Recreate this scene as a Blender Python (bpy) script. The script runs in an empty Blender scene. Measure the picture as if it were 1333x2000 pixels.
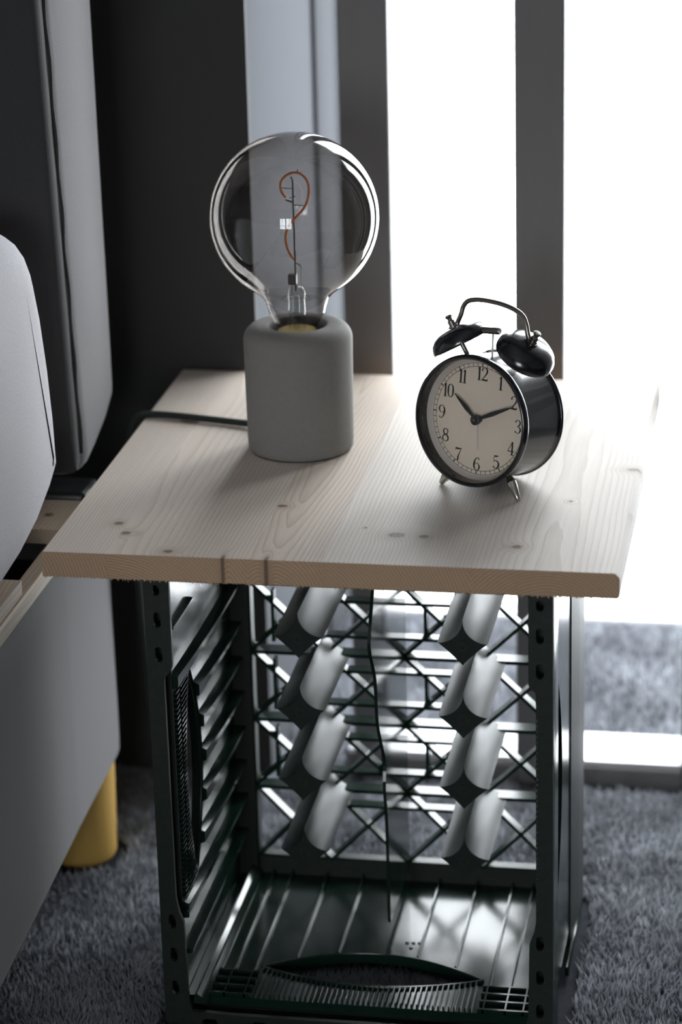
import bpy, bmesh, math, random
import numpy as np
from mathutils import Vector, Matrix

# ------------------------------------------------------------------ camera, world, light, exposure
# All builders below work in millimetres: origin at the near left corner of the board's top face,
# x to the right, y away from the viewer, z up.  The carpet's floor lies 376 mm below the board's top.
sc = bpy.context.scene
FLOOR = -376.0
def W(p): return Vector((p[0] / 1000.0, p[1] / 1000.0, (p[2] - FLOOR) / 1000.0))

cam_data = bpy.data.cameras.new('camera')
cam = bpy.data.objects.new('camera', cam_data)
sc.collection.objects.link(cam)
right = Vector((0.98499773, 0.17088, -0.02470)); right.normalize()
up = Vector((-0.03494835, 0.33746, 0.94069)); up = (up - right * up.dot(right)).normalized()
back = right.cross(up)
M = Matrix((right, up, back)).transposed().to_4x4()
M.translation = W((521.6, -1708.0, 660.8))
cam.matrix_world = M
cam_data.sensor_fit = 'VERTICAL'
cam_data.sensor_height = 36.0
cam_data.sensor_width = 24.0
cam_data.lens = 36.0 * 5395.67 / 2000.0
cam_data.clip_start = 0.05
cam_data.clip_end = 200.0
cam_data.dof.use_dof = True
cam_data.dof.focus_distance = 1.955
cam_data.dof.aperture_fstop = 4.4
sc.camera = cam

world = bpy.data.worlds.new('overcast_sky')
sc.world = world
world.use_nodes = True
wn = world.node_tree.nodes; wl = world.node_tree.links
bg = wn['Background']
bg.inputs['Color'].default_value = (0.93, 0.965, 1.0, 1.0)
bg.inputs['Strength'].default_value = 16.0

def portal(name, loc, rot, sx, sy):
    ld = bpy.data.lights.new(name, 'AREA'); ld.shape = 'RECTANGLE'; ld.size = sx; ld.size_y = sy
    ld.cycles.is_portal = True
    lo = bpy.data.objects.new(name, ld); lo.location = loc; lo.rotation_euler = rot
    sc.collection.objects.link(lo)
portal('window_portal', W((455, 846, 175)), (-math.pi / 2, 0, 0), 0.79, 1.1)
portal('rear_window_portal', W((120, -4290, 555)), (math.pi / 2, 0, 0), 1.3, 1.2)

sc.view_settings.view_transform = 'Standard'
sc.view_settings.look = 'None'
sc.view_settings.exposure = 0.18
sc.view_settings.gamma = 1.0
sc.view_settings.use_curve_mapping = False

rnd = random.Random(7)
COL = sc.collection

# ------------------------------------------------------------------ mesh helpers (mm in, objects out)
def link(name, verts, faces, mat, parent=None, base=None, smooth=None, mats=None, fmat=None):
    """One mesh object. verts in mm. Local origin = base of the thing (or own base)."""
    root_base = base
    if parent is not None: root_base = parent['_b'] if '_b' in parent else root_base
    if root_base is None: root_base = (0, 0, FLOOR)
    b = W(root_base)
    me = bpy.data.meshes.new(name)
    vs = [W(v) - b for v in verts]
    me.from_pydata([tuple(v) for v in vs], [], [tuple(f) for f in faces])
    bm = bmesh.new(); bm.from_mesh(me)
    bmesh.ops.recalc_face_normals(bm, faces=bm.faces)
    bm.to_mesh(me); bm.free()
    for m in (mats or [mat]): me.materials.append(m)
    if fmat:
        for i, k in enumerate(fmat): me.polygons[i].material_index = k
    if smooth is not None:
        me.polygons.foreach_set('use_smooth', [True] * len(me.polygons))
        me.set_sharp_from_angle(angle=math.radians(smooth))
    o = bpy.data.objects.new(name, me)
    COL.objects.link(o)
    o['_b'] = tuple(float(c) for c in root_base)
    if parent is not None: o.parent = parent
    else: o.location = b
    return o

def root(name, label, cat, base, group=None):
    o = bpy.data.objects.new(name, None); COL.objects.link(o)
    o.empty_display_size = 0.02
    o.location = W(base); o['_b'] = tuple(float(c) for c in base)
    o['label'] = label; o['category'] = cat
    if group: o['group'] = group
    return o

def tag(o, label=None, cat=None, group=None, kind=None):
    if label: o['label'] = label
    if cat: o['category'] = cat
    if group: o['group'] = group
    if kind: o['kind'] = kind
    return o

class MB:
    def __init__(s): s.v = []; s.f = []; s.m = []
    def add(s, v, f, m=0):
        n = len(s.v); s.v += [tuple(p) for p in v]; s.f += [tuple(i + n for i in q) for q in f]; s.m += [m] * len(f)
        return s
    def box(s, x0, x1, y0, y1, z0, z1, m=0):
        return s.add([(x, y, z) for z in (z0, z1) for y in (y0, y1) for x in (x0, x1)],
                     [(0, 2, 3, 1), (4, 5, 7, 6), (0, 1, 5, 4), (2, 6, 7, 3), (0, 4, 6, 2), (1, 3, 7, 5)], m)
    def build(s, name, mat, parent=None, base=None, smooth=None, mats=None):
        return link(name, s.v, s.f, mat, parent, base, smooth, mats, s.m if mats else None)

def rbox(x0, x1, y0, y1, z0, z1, r, seg=2):
    """box with rounded edges -> verts, faces"""
    bm = bmesh.new()
    bmesh.ops.create_cube(bm, size=1.0)
    for v in bm.verts:
        v.co = Vector(((x0 + x1) / 2 + v.co.x * (x1 - x0), (y0 + y1) / 2 + v.co.y * (y1 - y0), (z0 + z1) / 2 + v.co.z * (z1 - z0)))
    bmesh.ops.bevel(bm, geom=list(bm.edges), offset=r, segments=seg, profile=0.5, affect='EDGES')
    bm.verts.index_update()
    v = [tuple(q.co) for q in bm.verts]; f = [[q.index for q in p.verts] for p in bm.faces]
    bm.free(); return v, f

def lathe(prof, n=48, centre=(0, 0, 0), close=False):
    """prof: list of (r, h) -> verts, faces around z axis"""
    v = []; f = []; rings = []
    for (r, h) in prof:
        if r < 1e-6:
            rings.append([len(v)]); v.append((centre[0], centre[1], centre[2] + h))
        else:
            rings.append(list(range(len(v), len(v) + n)))
            for i in range(n):
                a = 2 * math.pi * i / n
                v.append((centre[0] + r * math.cos(a), centre[1] + r * math.sin(a), centre[2] + h))
    pairs = list(zip(rings[:-1], rings[1:]))
    if close: pairs.append((rings[-1], rings[0]))
    for a, b in pairs:
        for i in range(n):
            j = (i + 1) % n
            if len(a) == 1 and len(b) == 1: continue
            if len(a) == 1: f.append((a[0], b[i], b[j]))
            elif len(b) == 1: f.append((a[i], a[j], b[0]))
            else: f.append((a[i], a[j], b[j], b[i]))
    return v, f

def catmull(pts, n=8, closed=False):
    P = [np.array(p, float) for p in pts]; out = []
    N = len(P); rng = range(N if closed else N - 1)
    for i in rng:
        p0 = P[(i - 1) % N] if (closed or i > 0) else 2 * P[0] - P[1]
        p1 = P[i]; p2 = P[(i + 1) % N]
        p3 = P[(i + 2) % N] if (closed or i + 2 < N) else 2 * P[-1] - P[-2]
        for k in range(n):
            t = k / n
            out.append(0.5 * ((2 * p1) + (-p0 + p2) * t + (2 * p0 - 5 * p1 + 4 * p2 - p3) * t * t + (-p0 + 3 * p1 - 3 * p2 + p3) * t ** 3))
    if not closed: out.append(P[-1])
    return out

def tube(pts, r, n=10, caps=True):
    P = [np.array(p, float) for p in pts]
    rs = r if hasattr(r, '__len__') else [r] * len(P)
    T = []
    for i in range(len(P)):
        t = P[min(i + 1, len(P) - 1)] - P[max(i - 1, 0)]
        T.append(t / (np.linalg.norm(t) + 1e-12))
    a = np.array([0, 0, 1.0]) if abs(T[0][2]) < 0.9 else np.array([1.0, 0, 0])
    N = np.cross(T[0], a); N /= np.linalg.norm(N)
    v = []; f = []
    for i in range(len(P)):
        N = N - T[i] * (N @ T[i]); N /= np.linalg.norm(N); B = np.cross(T[i], N)
        for k in range(n):
            q = 2 * math.pi * k / n
            v.append(tuple(P[i] + rs[i] * (math.cos(q) * N + math.sin(q) * B)))
    for i in range(len(P) - 1):
        for k in range(n):
            j = (k + 1) % n
            f.append((i * n + k, i * n + j, (i + 1) * n + j, (i + 1) * n + k))
    if caps:
        f.append(tuple(range(n))); f.append(tuple(range((len(P) - 1) * n, len(P) * n)))
    return v, f

def plate(outer, holes, h0, h1):
    """flat plate with holes: 2D outlines in mm, thickness from h0 to h1 -> verts (s, t, h), faces"""
    cu = bpy.data.curves.new('tmp', 'CURVE'); cu.dimensions = '2D'; cu.fill_mode = 'BOTH'
    cu.extrude = (h1 - h0) / 2
    for loop in [outer] + list(holes):
        sp = cu.splines.new('POLY'); sp.points.add(len(loop) - 1); sp.use_cyclic_u = True
        for p, q in zip(sp.points, loop): p.co = (q[0], q[1], 0, 1)
    ob = bpy.data.objects.new('tmp', cu); COL.objects.link(ob)
    dg = bpy.context.evaluated_depsgraph_get(); dg.update()
    me = bpy.data.meshes.new_from_object(ob.evaluated_get(dg))
    v = [(p.co.x, p.co.y, p.co.z + (h0 + h1) / 2) for p in me.vertices]
    f = [tuple(p.vertices) for p in me.polygons]
    bpy.data.objects.remove(ob); bpy.data.curves.remove(cu); bpy.data.meshes.remove(me)
    return v, f

def extrude_poly(poly, axis, a, b):
    """closed 2D polygon extruded along axis; (p,q) are the two other axes in xyz order"""
    n = len(poly); v = []
    for c in (a, b):
        for p, q in poly:
            v.append({'x': (c, p, q), 'y': (p, c, q), 'z': (p, q, c)}[axis])
    f = [tuple(range(n)), tuple(range(n, 2 * n))] + [(i, (i + 1) % n, n + (i + 1) % n, n + i) for i in range(n)]
    return v, f

# ------------------------------------------------------------------ materials
def new_mat(name):
    m = bpy.data.materials.new(name); m.use_nodes = True
    nt = m.node_tree; return m, nt, nt.nodes['Principled BSDF']
def nd(nt, t, **kw):
    n = nt.nodes.new(t)
    for k, v in kw.items(): setattr(n, k, v)
    return n
def mth(nt, op, a, b=None, c=None):
    n = nt.nodes.new('ShaderNodeMath'); n.operation = op
    for i, x in enumerate((a, b, c)):
        if x is None: continue
        if isinstance(x, (int, float)): n.inputs[i].default_value = x
        else: nt.links.new(x, n.inputs[i])
    return n.outputs[0]
def mixc(nt, fac, a, b):
    n = nt.nodes.new('ShaderNodeMix'); n.data_type = 'RGBA'
    for i, x in ((0, fac), (6, a), (7, b)):
        if isinstance(x, (int, float)): n.inputs[i].default_value = x
        elif isinstance(x, (tuple, list)): n.inputs[i].default_value = (*x, 1) if len(x) == 3 else x
        else: nt.links.new(x, n.inputs[i])
    return n.outputs[2]
def noise(nt, scale, detail=2, rough=0.5, vec=None, vscale=None):
    n = nt.nodes.new('ShaderNodeTexNoise'); n.inputs['Scale'].default_value = scale
    n.inputs['Detail'].default_value = detail; n.inputs['Roughness'].default_value = rough
    if vec is None:
        vec = nt.nodes.new('ShaderNodeTexCoord').outputs['Object']
    if vscale:
        mp = nt.nodes.new('ShaderNodeMapping'); mp.inputs['Scale'].default_value = vscale
        nt.links.new(vec, mp.inputs['Vector']); vec = mp.outputs['Vector']
    nt.links.new(vec, n.inputs['Vector'])
    return n.outputs['Fac']
def bump(nt, bs, h, strength, dist):
    b = nt.nodes.new('ShaderNodeBump'); b.inputs['Strength'].default_value = strength; b.inputs['Distance'].default_value = dist
    nt.links.new(h, b.inputs['Height']); nt.links.new(b.outputs['Normal'], bs.inputs['Normal'])

def simple(name, col, rough=0.5, metal=0.0, spec=0.5, var=0.0, scale=60.0, bmp=0.0, bdist=0.001, rvar=0.0, vscale=None, coat=0.0):
    m, nt, bs = new_mat(name)
    bs.inputs['Roughness'].default_value = rough; bs.inputs['Metallic'].default_value = metal
    bs.inputs['Specular IOR Level'].default_value = spec
    bs.inputs['Coat Weight'].default_value = coat
    n = noise(nt, scale, 4, 0.6, vscale=vscale)
    lo = tuple(c * (1 - var) for c in col); hi = tuple(min(1, c * (1 + var)) for c in col)
    nt.links.new(mixc(nt, n, lo, hi), bs.inputs['Base Color'])
    if rvar:
        nt.links.new(mth(nt, 'MULTIPLY_ADD', n, 2 * rvar, rough - rvar), bs.inputs['Roughness'])
    if bmp: bump(nt, bs, n, bmp, bdist)
    return m

def glassy(name, tint, ior=1.5, rough=0.0, slant=False):
    """thin pane: part mirror by Fresnel, the rest passes straight through with the tint of the glass"""
    m = bpy.data.materials.new(name); m.use_nodes = True; nt = m.node_tree; nt.nodes.clear()
    out = nt.nodes.new('ShaderNodeOutputMaterial'); mx = nt.nodes.new('ShaderNodeMixShader')
    tr = nt.nodes.new('ShaderNodeBsdfTransparent'); gl = nt.nodes.new('ShaderNodeBsdfGlossy')
    tr.inputs['Color'].default_value = (*tint, 1); gl.inputs['Roughness'].default_value = rough
    gl.inputs['Color'].default_value = (1, 1, 1, 1)
    geo = nt.nodes.new('ShaderNodeNewGeometry')
    dt = nt.nodes.new('ShaderNodeVectorMath'); dt.operation = 'DOT_PRODUCT'
    nt.links.new(geo.outputs['Incoming'], dt.inputs[0]); nt.links.new(geo.outputs['Normal'], dt.inputs[1])
    c = mth(nt, 'ABSOLUTE', dt.outputs['Value'])
    r0 = ((ior - 1) / (ior + 1)) ** 2
    if slant:  # the path through the wall lengthens towards the outline, so the tint deepens
        ex = mth(nt, 'DIVIDE', 1.0, mth(nt, 'MULTIPLY_ADD', c, 0.7, 0.3))
        cc = nt.nodes.new('ShaderNodeCombineColor')
        for k in range(3): nt.links.new(mth(nt, 'POWER', tint[k], ex), cc.inputs[k])
        nt.links.new(cc.outputs[0], tr.inputs['Color'])
    fr = mth(nt, 'MULTIPLY_ADD', mth(nt, 'POWER', mth(nt, 'SUBTRACT', 1.0, c), 5.0), 1 - r0, r0)
    nt.links.new(fr, mx.inputs[0]); nt.links.new(tr.outputs[0], mx.inputs[1]); nt.links.new(gl.outputs[0], mx.inputs[2])
    nt.links.new(mx.outputs[0], out.inputs['Surface'])
    return m

def pine(name, x0, z0, slope, wob, seed, spacing, light, dark, contrast, knots=(), end=False, rough=0.62):
    """solid wood: growth rings round a pith that wanders along the stave, so face and end grain agree; knots at (x, y, rx, ry)"""
    m, nt, bs = new_mat(name)
    tc = nt.nodes.new('ShaderNodeTexCoord').outputs['Object']
    sep = nt.nodes.new('ShaderNodeSeparateXYZ'); nt.links.new(tc, sep.inputs[0])
    X = mth(nt, 'MULTIPLY', sep.outputs[0], 1000.0); Y = mth(nt, 'MULTIPLY', sep.outputs[1], 1000.0)
    Z = mth(nt, 'MULTIPLY', sep.outputs[2], 1000.0)
    ad = nt.nodes.new('ShaderNodeVectorMath'); ad.operation = 'ADD'; ad.inputs[1].default_value = (seed * 3.1, seed * 1.7, seed)
    nt.links.new(tc, ad.inputs[0]); v = ad.outputs[0]
    n1 = noise(nt, 7.0, 2, 0.5, v, (1.0, 0.55, 1.0)); n2 = noise(nt, 7.0, 2, 0.5, ad.outputs[0], (1.4, 0.4, 1.4))
    n3 = noise(nt, 60.0, 3, 0.6, v, (1.0, 0.12, 1.0))
    dx = mth(nt, 'ADD', mth(nt, 'SUBTRACT', X, x0), mth(nt, 'MULTIPLY', mth(nt, 'SUBTRACT', n1, 0.5), wob))
    dz = mth(nt, 'ADD', mth(nt, 'SUBTRACT', Z, z0), mth(nt, 'MULTIPLY', mth(nt, 'SUBTRACT', n2, 0.5), wob * 1.6))
    dz = mth(nt, 'MULTIPLY_ADD', Y, slope, dz)
    kmask = None; kd = None
    for (kx, ky, ra, rb) in knots:
        ex = mth(nt, 'DIVIDE', mth(nt, 'SUBTRACT', X, kx), ra); ey = mth(nt, 'DIVIDE', mth(nt, 'SUBTRACT', Y, ky), rb)
        d = mth(nt, 'SQRT', mth(nt, 'ADD', mth(nt, 'MULTIPLY', ex, ex), mth(nt, 'MULTIPLY', ey, ey)))
        g = mth(nt, 'POWER', 2.718, mth(nt, 'MULTIPLY', mth(nt, 'MULTIPLY', d, d), -0.28))
        kmask = g if kmask is None else mth(nt, 'MAXIMUM', kmask, g)
        kd = d if kd is None else mth(nt, 'MINIMUM', kd, d)
    r = mth(nt, 'SQRT', mth(nt, 'ADD', mth(nt, 'MULTIPLY', dx, dx), mth(nt, 'MULTIPLY', dz, dz)))
    r = mth(nt, 'ADD', r, mth(nt, 'MULTIPLY', n3, 1.6))
    if kmask is not None: r = mth(nt, 'ADD', r, mth(nt, 'MULTIPLY', kmask, 5.0))
    t = mth(nt, 'FRACT', mth(nt, 'DIVIDE', r, spacing))
    late = mth(nt, 'POWER', t, 3.5)
    late = mth(nt, 'MULTIPLY', late, mth(nt, 'SUBTRACT', 1.0, mth(nt, 'POWER', t, 30.0)))
    fine = noise(nt, 420.0, 3, 0.6, v, (1.0, 0.03, 1.0))
    broad = noise(nt, 9.0, 2, 0.5, v, (1.0, 0.25, 1.0))
    col = mixc(nt, mth(nt, 'MULTIPLY', late, contrast), light, dark)
    sh = mth(nt, 'MULTIPLY_ADD', mth(nt, 'SUBTRACT', fine, 0.5), 0.16, mth(nt, 'MULTIPLY_ADD', mth(nt, 'SUBTRACT', broad, 0.5), 0.22, 1.0))
    cm = nt.nodes.new('ShaderNodeVectorMath'); cm.operation = 'SCALE'
    nt.links.new(col, cm.inputs[0]); nt.links.new(sh, cm.inputs['Scale']); col = cm.outputs[0]
    if kmask is not None:
        col = mixc(nt, mth(nt, 'MULTIPLY', kmask, 0.42), col, (0.30, 0.2, 0.13))
        core = mth(nt, 'MINIMUM', mth(nt, 'MAXIMUM', mth(nt, 'MULTIPLY', mth(nt, 'SUBTRACT', 0.95, kd), 3.0), 0.0), 1.0)
        col = mixc(nt, mth(nt, 'MULTIPLY', core, 0.8), col, (0.13, 0.085, 0.06))
    nt.links.new(col, bs.inputs['Base Color'])
    bs.inputs['Roughness'].default_value = rough
    bs.inputs['Specular IOR Level'].default_value = 0.3
    bump(nt, bs, mth(nt, 'ADD', late, fine), 0.25 if not end else 0.8, 0.0006)
    return m

def fabric(name, col, scale=900.0):
    m, nt, bs = new_mat(name)
    n = noise(nt, scale, 2, 0.7); b = noise(nt, 14.0, 3, 0.5)
    c = mixc(nt, n, tuple(x * 0.75 for x in col), tuple(x * 1.25 for x in col))
    c = mixc(nt, mth(nt, 'MULTIPLY', b, 0.25), c, tuple(x * 0.8 for x in col))
    nt.links.new(c, bs.inputs['Base Color']); bs.inputs['Roughness'].default_value = 0.95
    bs.inputs['Specular IOR Level'].default_value = 0.15
    bs.inputs['Sheen Weight'].default_value = 0.15
    bump(nt, bs, n, 0.35, 0.0006)
    return m

M_concrete = simple('grey_concrete', (0.19, 0.18, 0.168), 0.8, spec=0.25, var=0.12, scale=260, bmp=0.2, bdist=0.0006)
M_bulb = glassy('smoked_glass', (0.69, 0.675, 0.665), slant=True)
M_stemglass = glassy('clear_glass', (0.9, 0.92, 0.92))
M_pane = glassy('window_glass', (0.97, 0.98, 0.98))
M_crystal = glassy('clock_glass', (0.97, 0.97, 0.97), 1.35)
M_brass = simple('brass_cap', (0.40, 0.31, 0.10), 0.5, 1.0, var=0.15)
M_black = simple('black_enamel', (0.006, 0.006, 0.008), 0.21, spec=0.6, var=0.2, coat=0.25, rvar=0.03)
M_blackmatt = simple('black_paint', (0.008, 0.008, 0.009), 0.45)
M_gun = simple('gunmetal', (0.23, 0.21, 0.19), 0.28, 1.0, var=0.1)
M_chrome = simple('nickel', (0.55, 0.53, 0.48), 0.16, 1.0, var=0.1)
M_dial = simple('clock_paper', (0.74, 0.635, 0.525), 0.8, spec=0.2, var=0.04, scale=200)
M_ink = simple('numeral_ink', (0.018, 0.018, 0.018), 0.7, spec=0.2)
M_lip = simple('pale_ring', (0.50, 0.46, 0.42), 0.35, spec=0.5, var=0.05)
M_white = simple('white_metal', (0.75, 0.75, 0.74), 0.4)
M_fil = simple('orange_filament', (0.60, 0.17, 0.04), 0.5, var=0.25, scale=900)
M_wire = simple('dark_wire', (0.10, 0.095, 0.09), 0.4, 0.8)
M_socket = simple('socket_black', (0.012, 0.012, 0.012), 0.5)
M_cable = simple('dark_green_cord', (0.010, 0.016, 0.013), 0.8, var=0.4, scale=2500, bmp=0.4)
M_crate = simple('dark_green_plastic', (0.007, 0.020, 0.014), 0.18, spec=0.25, var=0.35, scale=45, rvar=0.05, bmp=0.03, bdist=0.001)
M_gloss = simple('polished_green_plastic', (0.010, 0.022, 0.016), 0.12, spec=0.4, var=0.3, scale=45, rvar=0.02)
M_post = simple('scuffed_green_plastic', (0.014, 0.021, 0.018), 0.42, spec=0.24, var=0.35, scale=70, rvar=0.06, vscale=(1, 0.15, 1))
M_rim = simple('worn_green_plastic', (0.007, 0.0125, 0.009), 0.5, spec=0.4, var=0.6, scale=160, bmp=0.25, bdist=0.0008)
M_grey = fabric('grey_upholstery', (0.215, 0.206, 0.214))
M_charcoal = fabric('charcoal_upholstery', (0.045, 0.044, 0.045))
M_mat = fabric('pale_grey_cover', (0.64, 0.63, 0.665), 500)
M_bedleg = simple('yellow_lacquer', (0.66, 0.41, 0.11), 0.5, spec=0.35, var=0.12, scale=30, vscale=(1, 1, 0.2))
M_darkbar = simple('black_bed_bar', (0.010, 0.010, 0.012), 0.4)
M_wall = simple('dark_wall_paint', (0.040, 0.039, 0.039), 0.85, spec=0.2, var=0.06, scale=40, bmp=0.1)
M_return = simple('pale_blue_grey_paint', (0.055, 0.0575, 0.065), 0.95, spec=0.05, var=0.05, scale=30, bmp=0.12)
M_trim = simple('window_trim_paint', (0.05, 0.052, 0.058), 0.9, spec=0.05, var=0.03)
M_roomwall = simple('room_wall_paint', (0.42, 0.41, 0.40), 0.9, var=0.05)
M_ceil = simple('ceiling_paint', (0.62, 0.61, 0.60), 0.9, var=0.03)
M_slat = simple('charcoal_slat', (0.15, 0.145, 0.145), 0.6, spec=0.3, var=0.12, scale=25, vscale=(1, 1, 0.1), bmp=0.05)
M_sill = simple('white_sill', (0.72, 0.72, 0.74), 0.45, var=0.04, scale=15)
M_floor = simple('carpet_backing', (0.040, 0.042, 0.050), 1.0, spec=0.1, var=0.4, scale=120)
M_plank = pine('bed_slat_pine', 10, -60, 0.01, 20, 91, 3.0, (0.46, 0.37, 0.28), (0.30, 0.2, 0.12), 0.6)

def carpet_mat():
    m, nt, bs = new_mat('blue_grey_pile')
    n = noise(nt, 9.0, 4, 0.6); n2 = noise(nt, 300.0, 2, 0.5)
    c = mixc(nt, n, (0.165, 0.173, 0.194), (0.34, 0.352, 0.39))
    c = mixc(nt, mth(nt, 'MULTIPLY', n2, 0.5), c, (0.15, 0.157, 0.178))
    nt.links.new(c, bs.inputs['Base Color']); bs.inputs['Roughness'].default_value = 1.0
    bs.inputs['Specular IOR Level'].default_value = 0.1
    return m
M_carpet = carpet_mat()

# ------------------------------------------------------------------ the room
def struct(name, mb, mat, smooth=None, mats=None, label=None):
    o = mb.build(name, mat, smooth=smooth, mats=mats); o['kind'] = 'structure'
    if label: o['label'] = label
    return o
XL, XR, YB, YF, ZC = -1900.0, 2980.0, -4300.0, 850.0, 2124.0
struct('floor', MB().box(XL - 100, XR + 100, YB - 100, YF + 20, FLOOR - 60, FLOOR), M_floor)
struct('ceiling', MB().box(XL - 100, XR + 100, YB - 100, YF + 20, ZC, ZC + 60), M_ceil)
struct('wall_left', MB().box(XL - 100, XL, YB, 440, FLOOR, ZC), M_roomwall)
struct('wall_right', MB().box(XR, XR + 100, YB, YF, FLOOR, ZC), M_roomwall)
# dark wall behind the bed, ending in the alcove that leads to the window
struct('wall_back', MB().box(XL - 100, 62, 440, 445, FLOOR, ZC), M_wall)
struct('wall_alcove', MB().box(-40, 62, 445.2, 722, FLOOR, ZC), M_return)
t = MB()
t.add(*rbox(30, 66, 723, 842, FLOOR, ZC, 3)); t.box(54, 62.5, 722, 728, FLOOR, ZC)
struct('wall_window', MB().box(900, XR, 824, 880, FLOOR, ZC).box(62, 900, 824, 880, 720, ZC), M_roomwall)
struct('trim_1', t, M_trim, smooth=40)
# rear wall with one low-set window (it lights the faces turned to the viewer)
wx0, wx1, wz0, wz1 = -530, 770, -40, 1150
b = MB(); b.box(XL, wx0, YB - 100, YB, FLOOR, ZC); b.box(wx1, XR, YB - 100, YB, FLOOR, ZC)
b.box(wx0, wx1, YB - 100, YB, FLOOR, wz0); b.box(wx0, wx1, YB - 100, YB, wz1, ZC)
struct('wall_rear', b, M_roomwall)
w2 = MB(); wm = (wx0 + wx1) / 2
for a0, a1 in ((wx0, wx0 + 40), (wm - 60, wm + 60), (wx1 - 40, wx1)): w2.box(a0, a1, YB - 70, YB - 20, wz0, wz1)
for zz in (wz0 + 10, wz0 + 360, wz1 - 50): w2.box(wx0, wx1, YB - 65, YB - 25, zz, zz + 40)
for xx in (wx0 + 260, wx1 - 260): w2.box(xx - 14, xx + 14, YB - 65, YB - 25, wz0, wz1)
o = struct('window_2', w2, M_slat)
MB().box(wx0, wx1, YB - 48, YB - 44, wz0, wz1).build('window_pane', M_pane, parent=o)

# tall window beyond the slatted divider
w1 = MB()
w1.add(*rbox(62, 900, 824, 862, FLOOR, FLOOR + 9, 3, 1))
w1.box(62, 84, 842.5, 868, FLOOR, 720); w1.box(850, 900, 832, 868, FLOOR, 720)
w1.box(62, 900, 832, 868, 680, 720)
o = struct('window_1', w1, M_sill, smooth=40)
q = MB().box(62, 850, 846, 850, FLOOR + 9, 680)
q.build('window_pane', M_pane, parent=o)

# slatted divider: dark posts on a low rail with a white top
div = root('slatted_divider', 'charcoal vertical slat screen on a white-topped floor rail before the bright window', 'room divider', (1000, 470, FLOOR))
r_ = MB(); r_.add(*rbox(127, 2940, 455, 520, FLOOR, -356, 2, 1)); r_.build('base_rail', M_slat, div, smooth=40)
s_ = MB(); s_.box(127, 2940, 461, 520, -356, -352); tag(s_.build('rail_cap', M_sill, div), 'white top strip of the rail')
h_ = MB(); h_.box(127, 2940, 455, 500, ZC - 130, ZC - 70); h_.build('head_rail', M_slat, div)
sv, sf = rbox(-20, 20, 452, 482, FLOOR + 2, ZC - 130, 1.5, 1)
first = None
for k in range(20):
    cx = 154 + 141.2 * k
    if first is None:
        first = link('slat', [(x + cx, y, z) for x, y, z in sv], sf, M_slat, parent=div, smooth=40)
    else:
        c = first.copy(); COL.objects.link(c); c.parent = div; c.location = (0.1412 * k, 0, 0)

# carpet pile: tufts with their own lean
def pile(x0, x1, y0, y1, step, hgt, seed, wid):
    g = np.random.default_rng(seed)
    xs = np.arange(x0, x1, step); ys = np.arange(y0, y1, step)
    X, Y = np.meshgrid(xs, ys); X = X.ravel() + g.uniform(-.5, .5, X.size) * step; Y = Y.ravel() + g.uniform(-.5, .5, Y.size) * step
    def fld(fr, ph): 
        return (np.sin(X * fr + ph + 1.3 * np.sin(Y * fr * 0.7 + ph * 2)) + np.sin(Y * fr * 1.2 + ph * 3 + 1.1 * np.sin(X * fr * 0.8))) * .5
    lx = fld(.05, .3) * .3 + fld(.21, 1.7) * .35 + g.normal(0, .38, X.size)
    ly = fld(.046, 2.2) * .3 + fld(.24, .9) * .35 + g.normal(0, .38, X.size)
    h = hgt * (1 + .18 * fld(.07, 4.1) + .15 * fld(.21, .4) + g.normal(0, .1, X.size))
    # pile is pressed flat under whatever stands on it; low but there below the crate's hand hole
    hole = (X > 118) & (X < 302) & (Y > 56) & (Y < 116)
    crush = ((X > 60) & (X < 359) & (Y > 7) & (Y < 249) & ~hole) | ((X > 118) & (Y > 446) & (Y < 529)) | (np.hypot(X + 66, Y - 276) < 40) | ((Y > 816) & (X > 54)) | (np.hypot(X + 14, Y - 345) < 11)
    h = np.where(hole, np.minimum(h, 8.5), h)
    keep = ~crush; X, Y, lx, ly, h = X[keep], Y[keep], lx[keep], ly[keep], h[keep]
    n = X.size; V = np.zeros((n, 4, 3)); ph = g.uniform(0, 6.28, n)
    for k in range(3):
        V[:, k, 0] = X + wid * np.cos(ph + k * 2.094); V[:, k, 1] = Y + wid * np.sin(ph + k * 2.094); V[:, k, 2] = FLOOR
    V[:, 3, 0] = X + lx * h * .7; V[:, 3, 1] = Y + ly * h * .7; V[:, 3, 2] = FLOOR + h
    i = np.arange(n)[:, None] * 4
    F = np.concatenate([i + np.array([[0, 1, 3]]), i + np.array([[1, 2, 3]]), i + np.array([[2, 0, 3]])])
    return V.reshape(-1, 3), F
me = bpy.data.meshes.new('carpet_pile')
parts = [pile(-300, 640, -260, 450, 2.7, 9.2, 3, 1.9), pile(40, 700, 450, 826, 3.6, 11.5, 5, 2.4), pile(-120, 62, 380, 440, 3.4, 11, 6, 2.2)]
VV = []; FF = []; off = 0
for v, f in parts: VV.append(v); FF.append(f + off); off += len(v)
VV = np.concatenate(VV); FF = np.concatenate(FF)
VV = VV / 1000.0; VV[:, 2] -= FLOOR / 1000.0
me.vertices.add(len(VV)); me.vertices.foreach_set('co', VV.ravel())
me.loops.add(FF.size); me.loops.foreach_set('vertex_index', FF.ravel().astype(np.int32))
me.polygons.add(len(FF)); me.polygons.foreach_set('loop_start', np.arange(0, FF.size, 3, dtype=np.int32))
me.update(calc_edges=True); me.validate()
me.materials.append(M_carpet)
pl = bpy.data.objects.new('carpet_pile', me); COL.objects.link(pl)
tag(pl, 'blue-grey carpet pile running under the crate and on to the window', 'carpet', kind='stuff')

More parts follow.
